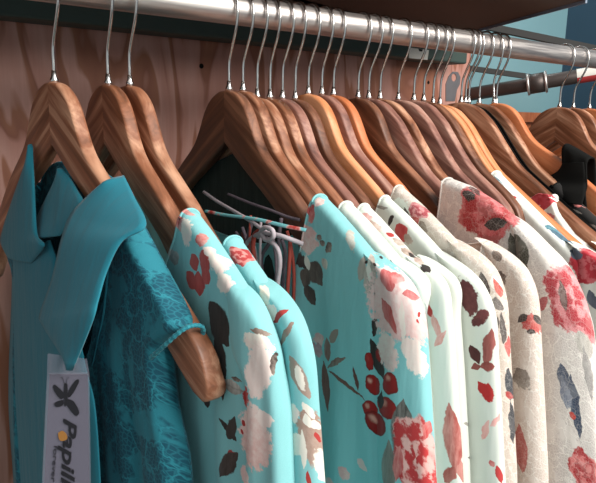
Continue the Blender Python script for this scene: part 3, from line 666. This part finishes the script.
V, Fc = tube(catmull([(-.0150,-.192,-.303),(-.0150,-.205,-.293),(-.0135,-.219,-.281),(-.008,-.2265,-.2725),(0,-.229,-.2700),(.009,-.228,-.2735),(.0135,-.22,-.284),(.0145,-.20,-.30)], 70), [.0022+.0003*math.sin(q*1.7) for q in range(70)], 8, True, .8)
M['teal_trim'] = cloth_mat('cloth_teal_trim', '1f7787', lace=(160., .12, .5, .8), thread='45adb8')
mesh_obj('armhole_trim', V, Fc, M['teal_trim'], TE, True, [(V[i][1], V[i][2]) for f in Fc for i in f])
# loose tie straps seen inside the cherry dress
CE = GAR['cherry']['e']; mwi = world(CE).inverted()
def strap(pts, X, r, mat, flat=1., name='tie_strap'):
    P = [mwi @ at_x(p[0], p[1], X if len(p) < 3 else p[2]) for p in pts]
    V, Fc = tube(catmull(P, 12*len(P)), r, 8, True, flat)
    return mesh_obj(name, V, Fc, mat, CE, True, [(0.,0.)]*sum(len(f) for f in Fc))
M['cord_white'] = plain('cord_pale', 'b9aeb4', .8, var=.25, scale=160)
M['cord_red'] = plain('cord_red', 'a4463a', .8, var=.3, scale=160)
M['cord_grey'] = plain('cord_grey', '6b5f68', .8, var=.3, scale=160)
def m_band():
    m, T, b = material('turquoise_band', .75, 0, .2)
    tc = T.node('ShaderNodeTexCoord').outputs['Object']
    n = T.noise(tc, 75., 2, .5)
    T.set(b.inputs['Base Color'], T.ramp(n.outputs[0], [(.4, '7cc3c8'), (.52, '7cc3c8'), (.56, 'dcb2ae'), (.64, 'b5443f')])); return m
M['band'] = m_band()
XS = .36
strap([(205,211,.37),(225,215,.37),(255,219,.37),(285,226,.375),(306,230,.385)], XS, .0022, M['band'], .5)
strap([(204,192,.39),(215,200,.385),(232,210,.38),(252,222,.37),(266,232,.366)], XS, .0020, M['cord_white'])
strap([(258,237,.366),(264,228,.362),(272,230,.362),(273,237,.362),(266,240,.362),(262,233,.364),(272,234,.366),(284,237,.37),(303,244,.385)], XS, .0024, M['cord_white'])
strap([(266,238,.366),(277,248,.366),(280,262,.366),(278,280,.366),(276,300,.366),(277,340,.366)], XS, .0023, M['cord_white'])
strap([(262,232,.368),(254,236,.37),(247,243,.372),(243,255,.373),(244,275,.373)], XS, .0022, M['cord_white'])
strap([(262,229,.369),(255,234,.37),(253,246,.37),(254,258,.37),(256,285,.37)], XS, .0024, M['cord_red'])
strap([(290,238,.38),(290,250,.38),(289,268,.38),(287,300,.38)], XS, .0020, M['cord_red'])
strap([(282,240,.382),(285,252,.382),(284,268,.382),(282,300,.382)], XS, .0020, M['cord_grey'])
strap([(270,242,.38),(262,256,.38),(262,270,.38),(264,300,.38)], XS, .0020, M['cord_grey'])
strap([(228,194,.39),(250,203,.39),(270,210,.39),(288,217,.392),(300,220,.393)], XS, .0016, M['cord_grey'])
strap([(236,232,.38),(244,246,.38),(247,262,.38),(248,300,.38)], XS, .0018, M['cord_grey'])

rc = random.Random(4)
for q in range(9):
    x0 = rc.uniform(238, 292); y0 = rc.uniform(212, 245); dx = rc.uniform(-9, 9); X0 = rc.uniform(.372, .392)
    strap([(x0,y0,X0),(x0+dx*.6,y0+18,X0),(x0+dx,y0+45,X0),(x0+dx*.8,y0+95,X0)], XS, rc.uniform(.0013,.0022), M[rc.choice(['cord_white','cord_grey','cord_grey','cord_red'])])
# velvet strap over the orange hanger arm
BE = GAR['black']['e']; bi = world(BE).inverted(); XO = .889-.865
th = math.radians(-7)
def on_arm(t):  # point on top / bottom of the tilted arm
    a = -t; zt, zb = interp(TOP, a)-.005, interp(BOT, a)-.005
    def rot(y, z): return (y*math.cos(th)-z*math.sin(th), y*math.sin(th)+z*math.cos(th))
    return rot(t, zt), rot(t, zb)
V = []; Fc = []; NA = 44
tcols = np.linspace(-.157, -.120, 11)
for c, t in enumerate(tcols):
    (yt, zt), (yb, zb) = on_arm(t)
    u = c/10; puff = .0012*math.sin(u*9)
    prof = [(-.012, yb-.004+.012*u, -.236+.014*u),(-.0135+puff, yb+.002*u, zb-.012),(-.0122+puff, yb, zb),(-.0112+puff, yt, zt-.008),(-.0085, yt, zt-.0003),(-.004, yt, zt+.0024),(.003, yt, zt+.0028),(.009, yt, zt+.001),(.0135, yt, zt-.008),(.0135, yb, zb),(.0105, yb, zb-.03)]
    P = catmull(prof, NA); V += [(p[0]+XO, p[1], p[2]) for p in P]
for c in range(10):
    for k in range(NA-1): Fc.append((c*NA+k, c*NA+k+1, (c+1)*NA+k+1, (c+1)*NA+k))
so = mesh_obj('velvet_strap', V, Fc, M['black'], BE); md = so.modifiers.new('thickness', 'SOLIDIFY'); md.thickness = .0022; md.offset = 0
bw = patch('velvet_yoke', [(563,163),(558,171),(544,181),(553,190),(566,203)], [(584,162),(585,172),(586,184),(585,194),(582,205)], [.874,.874,.872,.860,.853], [.876,.876,.876,.862,.853], M['black'], BE, .003)

# hang tag on the teal blouse
TX = .1775
TD = .526
FW = RM.col[2].copy()
tagE = empty('hang_tag', at_d(66, 356, TD), 'grey butterfly tag in a clear plastic sleeve on the teal blouse', 'tag')
ti = Matrix.Translation(-tagE.location)
def tq(pts, X): return [ti @ at_d(p[0], p[1], TD + X - TX) for p in pts]
m, T, b = material('tag_card', .5); n = T.noise(T.node('ShaderNodeTexCoord').outputs['Object'], 30, 3)
T.set(b.inputs['Base Color'], T.mix(n.outputs[0], srgb('474357'), srgb('3d394b'))); M['card'] = m
m, T, b = material('clear_plastic', .12); b.inputs['Base Color'].default_value = srgb('a5a2b2'); b.inputs['Alpha'].default_value = .2; M['plastic'] = m
M['ink'] = plain('tag_ink', '14131b', .6); M['gold'] = plain('gold_foil', 'b07a3c', .4, .3)
V, Fc = prism(tq([(49.5,374),(87.5,374),(89,483),(91,520),(41,520),(44,483)], TX+.0006), FW*.0008); card = mesh_obj('card', V, Fc, M['card'], tagE, False)
V, Fc = prism(tq([(47.5,353.5),(86.5,359),(89,374),(90.5,483),(92.5,524),(39,524),(42,483),(47,374)], TX-.0006), FW*.0010); mesh_obj('plastic_sleeve', V, Fc, M['plastic'], tagE, False)
V, Fc = prism(tq([(48.5,372.6),(88,372.6),(88,374.6),(48.5,374.6)], TX-.0011), FW*.0006); mesh_obj('sleeve_fold', V, Fc, M['plastic'], tagE, False)
# butterfly, drawn as four wings and a body
def curve_poly(pts, n=40):
    return [tuple(p) for p in catmull(list(pts)+[pts[0]], n)[:-1]]
bp = []
for pts in ([(66,396),(62,391),(55,385),(53,387),(56,394),(61,399)], [(67,396),(70,388),(76,380),(79,381),(75,390),(70,397)], [(63,400),(58,401),(54,404),(57,407),(63,405)], [(68,399),(74,402),(79,412),(76,416),(70,410),(66,403)]):
    bp.append(prism(tq(curve_poly(pts), TX-.0010), FW*.0004))
bp.append(prism(tq(curve_poly([(64,384),(67,384),(67.5,394),(67,404),(64.5,406),(64,396)]), TX-.0011), FW*.0005))
for pts in ([(65,385),(63,379),(61,377)], [(66,385),(67,379),(69,377)]):
    bp.append(tube(catmull(tq(pts, TX-.0010), 8), .0002, 6))
V, Fc = merge(bp); mesh_obj('butterfly', V, Fc, M['ink'], card, False)
V, Fc = prism(tq(curve_poly([(58,433),(62,431),(66,434),(67,439),(62,441),(59,439)]), TX-.0012), FW*.0005); mesh_obj('gold_emblem', V, Fc, M['gold'], card, False)
def text_part(name, body, p0, p1, hpx, mat, shear=.25, off=.0):
    """lettering running from image point p0 to p1 on the tag plane, letter tops to its left-hand normal"""
    cu = bpy.data.curves.new(name, 'FONT'); cu.body = body; cu.shear = shear; cu.offset = off; cu.extrude = .02
    ob = bpy.data.objects.new(name, cu); COL.objects.link(ob)
    bpy.context.view_layer.update()
    me = bpy.data.meshes.new_from_object(ob.evaluated_get(bpy.context.evaluated_depsgraph_get()))
    bpy.data.objects.remove(ob)
    a, c, q0 = tq([p0, p1, (p0[0]+hpx, p0[1])], TX-.0010)
    ux = c-a; L = ux.length; ux.normalize(); side = q0-a; hh = side.length; uy = (side - ux*side.dot(ux)).normalized()
    nrm = [v.co.copy() for v in me.vertices]; w = max(v.x for v in nrm)
    for v, q in zip(me.vertices, nrm): v.co = a + ux*(q.x*L/w) + uy*(q.y*hh/.7) + FW*(q.z*.006)
    me.materials.clear(); me.materials.append(mat)
    o = bpy.data.objects.new(name, me); COL.objects.link(o); o.parent = card; return o
text_part('lettering', 'Papillon', (64,417), (60,518), 13, M['ink'], .3, .022)
text_part('small_lettering', 'forever', (54,445), (51,482), 4.5, M['ink'], .1)

def struct(name, V, Fc, mat, smooth=False):
    o = mesh_obj(name, V, Fc, mat, None, smooth); o['kind'] = 'structure'; return o
# rail
V, Fc = tube([(x, 0, ZR) for x in np.linspace(-.35, 2.2, 40)], RR, 40)
tag(mesh_obj('clothes_rail', V, Fc, M['steel']), 'long galvanised steel rail carrying all the wooden hangers', 'rail')
YW = .40
pe = at_y(469, 80, YW)
V, Fc = box_vf((-1.2, YW, 0), (pe.x, YW+.018, 2.35)); struct('wall_back', V, Fc, M['ply'])
# ledge fixed on the plywood above the hangers
la = at_y(120, 28, YW-.06)
V, Fc = box_vf((-1.2, YW-.06, la.z), (pe.x-.09, YW, ZR+.0715)); o = mesh_obj('ledge', V, Fc, M['ledge'], None, False); bevel(o, .004); tag(o, 'dark green painted ledge on the plywood behind the rail', 'ledge')
# white price sticker on ledge face
p = [at_y(x, y, YW-.0612) for x, y in ((409.5,47.5),(429,50),(427.5,60),(409,58))]
V, Fc = prism(p, Vector((0, .001, 0))); so_ = mesh_obj('shelf_label', V, Fc, M['white'], None, False); tag(so_, 'small white label on the dark ledge behind the rail', 'label')
p = [at_y(x, y, YW-.0616) for x, y in ((418.5,48.8),(423,49.4),(422,51.5),(419.5,51.2))]
V, Fc = prism(p, Vector((0, .0005, 0))); q = mesh_obj('label_hole', V, Fc, M['black'], so_, False)
# two black discs standing in for dark holes in the plywood
for (px, py, r) in ((201.5, 66, .0045), (428.5, 82.5, .004)):
    c = at_y(px, py, YW-.0004); V = []; 
    V, Fc = tube([c+Vector((0,.0,0)), c+Vector((0,.0012,0))], r, 12); tag(mesh_obj('plywood_hole', V, Fc, M['black'], None, False), 'small black disc drawn as a hole in the plywood ' + ('between the third and fourth hangers' if px < 300 else 'below the white label'), 'plywood_hole')
# metal bracket at the end of the plywood
def bpt(x, y): return at_y(x, y, YW-.002)
out = [(446,101),(446,84),(449,76),(453,71.5),(458,72),(460.5,77),(460,84),(457,90),(455,101)]
bm = bmesh.new()
outer = [bm.verts.new(bpt(*q)) for q in out]
hole = [bm.verts.new(bpt(454+2.6*math.cos(a), 77.5+4*math.sin(a))) for a in np.linspace(0, 2*math.pi, 12, endpoint=False)]
eds = [bm.edges.new((outer[i], outer[(i+1) % len(outer)])) for i in range(len(outer))] + [bm.edges.new((hole[i], hole[(i+1) % 12])) for i in range(12)]
bmesh.ops.triangle_fill(bm, edges=eds, use_beauty=True)
me = bpy.data.meshes.new('wall_bracket'); bm.to_mesh(me); bm.free(); me.materials.append(M['grey'])
bo = bpy.data.objects.new('wall_bracket', me); COL.objects.link(bo); bo.modifiers.new('thickness', 'SOLIDIFY').thickness = .003
tag(bo, 'grey metal bracket with a round hole at the end of the plywood', 'bracket')
# shelf over the rail
ZS = ZR + .072
c1, c2 = at_z(486, 27.5, ZS), at_z(585, .5, ZS)
d = (c2-c1); a0 = c1 - d*.62; a1 = c2 + d*((-.085-c2.y)/d.y)
under = [a0, a1, Vector((-.6, a1.y, ZS)), Vector((-.6, YW, ZS)), Vector((pe.x, YW, ZS)), Vector((pe.x, a0.y, ZS))]
V, Fc = prism(under, Vector((0, 0, .03))); sh = mesh_obj('shelf', V, Fc, M['shelf'], None, False); tag(sh, 'dark brown shelf board above the rail', 'shelf')
nrm = Vector((d.y, -d.x, 0)).normalized()
V, Fc = prism([a0+nrm*.0005, a1+nrm*.0005, a1+nrm*.0035, a0+nrm*.0035], Vector((0, 0, .03))); V = [v + Vector((0, 0, -.005)) for v in V]; mesh_obj('edge_strip', V, Fc, M['trimblue'], sh, False)
# rear display frame: two dark bars and a pipe with coupling
def bar(name, p, q, D1, D2, hpx, mat, label, cat):
    a, b_ = at_d(*p, D1), at_d(*q, D2); hh = hpx/2/F*(D1+D2)/2
    up = Vector((0, 0, hh)); dp = Vector((0, hh*1.6, 0))
    V = [a-up, a+up, a+up+dp, a-up+dp, b_-up, b_+up, b_+up+dp, b_-up+dp]
    o = mesh_obj(name, V, [(0,1,2,3),(7,6,5,4),(0,4,5,1),(1,5,6,2),(2,6,7,3),(3,7,4,0)], mat, None, False); return tag(o, label, cat)
M['darkbar'] = plain('dark_bar', '171614', .6)
bar('frame_bar', (478,24), (680,66), 2.0, 2.0, 6.5, M['darkbar'], 'dark bar crossing the blue wall just above the rail', 'bar')
bar('frame_bar', (395,57.5), (552,79.5), 1.75, 1.75, 5, M['darkbar'], 'thin dark bar below the rail, ending at the pipe coupling', 'bar')
A, B_ = at_d(430, 101, 1.66), at_d(700, 56, 1.42)
pip = empty('steel_pipe', (A+B_)/2, 'dark steel pipe with a coupling behind the right end of the rail', 'pipe')
off = -(A+B_)/2
V, Fc = tube([A+off, B_+off], .0165, 24); mesh_obj('tube', V, Fc, M['dark_steel'], pip)
def onp(px):  # point of the pipe axis seen at image column px
    lo, hi = 0., 1.
    for _ in range(40):
        mid = (lo+hi)/2; q = RM.transposed() @ (A+(B_-A)*mid - CAMP); x = 298 + F*q.x/q.z
        if x < px: lo = mid
        else: hi = mid
    return A+(B_-A)*lo+off
c0, c1 = onp(527), onp(547); ax = (c1-c0)
V, Fc = tube([c0, c0+ax*.02, c0+ax*.98, c1], [.019, .0235, .0235, .019], 28); cpl = mesh_obj('coupling', V, Fc, M['dark_steel'], pip)
for u in (.06, .94):
    V, Fc = tube([c0+ax*(u-.06), c0+ax*(u-.04), c0+ax*(u+.06), c0+ax*(u+.08)], [.022, .026, .026, .022], 28); mesh_obj('coupling_ring', V, Fc, M['steel'], cpl)
c2, c3 = onp(577), onp(640)
V, Fc = tube([c2, c3], .0170, 28, False); lab = mesh_obj('sticker', V, Fc, M['white'], pip)
lab.data.materials.append(M['red'])
axx = (c3-c2).normalized()
for pl in lab.data.polygons:
    rel = pl.center - c2; rad = rel - axx*rel.dot(axx)
    pl.material_index = 1 if rad.z < -.003 else 0
lab['label'] = 'white and red sticker'
# counter standing beyond the end of the plywood
M['counter'] = wood('counter_wood', '8a4a2e', 'a8623f', 'b8754f', freq=.2)
cw = at_d(563, 60, 2.7)
k0 = at_d(520, 112, 2.0); ky = min(k0.y+.30, cw.y-.03); kx = min(k0.x+.66, cw.x-.02)
V, Fc = merge([box_vf((k0.x, k0.y+.02, 0), (kx-.02, ky-.01, k0.z-.03)), box_vf((k0.x-.02, k0.y, k0.z-.03), (kx, ky, k0.z))])
tag(mesh_obj('counter', V, Fc, M['counter'], None, False), 'orange-brown wooden counter in front of the blue wall, behind the right hangers', 'counter')
# blue wall beyond
c = at_d(563, 60, 2.7)
V, Fc = box_vf((-.2, c.y, 0), (c.x, c.y+.05, 2.9)); struct('wall_far', V, Fc, M['blue'])
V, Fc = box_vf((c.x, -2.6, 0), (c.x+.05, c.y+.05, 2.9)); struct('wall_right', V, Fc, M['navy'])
V, Fc = box_vf((-3, -3, -.02), (c.x+.3, c.y+.3, 0)); struct('floor', V, Fc, M['floor'])
# ---------------------------------------------------------------- light
def area(name, loc, size, power, col=(1,1,1), target=(.4,0,1.3), sy=None):
    l = bpy.data.lights.new(name, 'AREA'); l.energy = power; l.size = size; l.color = col
    if sy: l.shape = 'RECTANGLE'; l.size_y = sy
    o = bpy.data.objects.new(name, l); COL.objects.link(o); o.location = loc
    o.rotation_euler = (Vector(target)-Vector(loc)).to_track_quat('-Z', 'Y').to_euler(); return o
area('ceiling_light', (1.0, -1.7, 2.4), 1.8, 64, (1, .95, .89), (.5, .15, 1.3), 1.1)
area('ceiling_light_far', (1.6, 1.1, 2.8), .7, 30, (.95, 1, 1), (1.9, 1.6, 1.2))
w = bpy.data.worlds.new('world'); sc.world = w; w.use_nodes = True
bg = w.node_tree.nodes['Background']; bg.inputs[0].default_value = (.80, .88, .90, 1); bg.inputs[1].default_value = .45
vs = sc.view_settings; vs.view_transform = 'Standard'; vs.look = 'None'; vs.gamma = 1; vs.use_curve_mapping = False; vs.exposure = .3
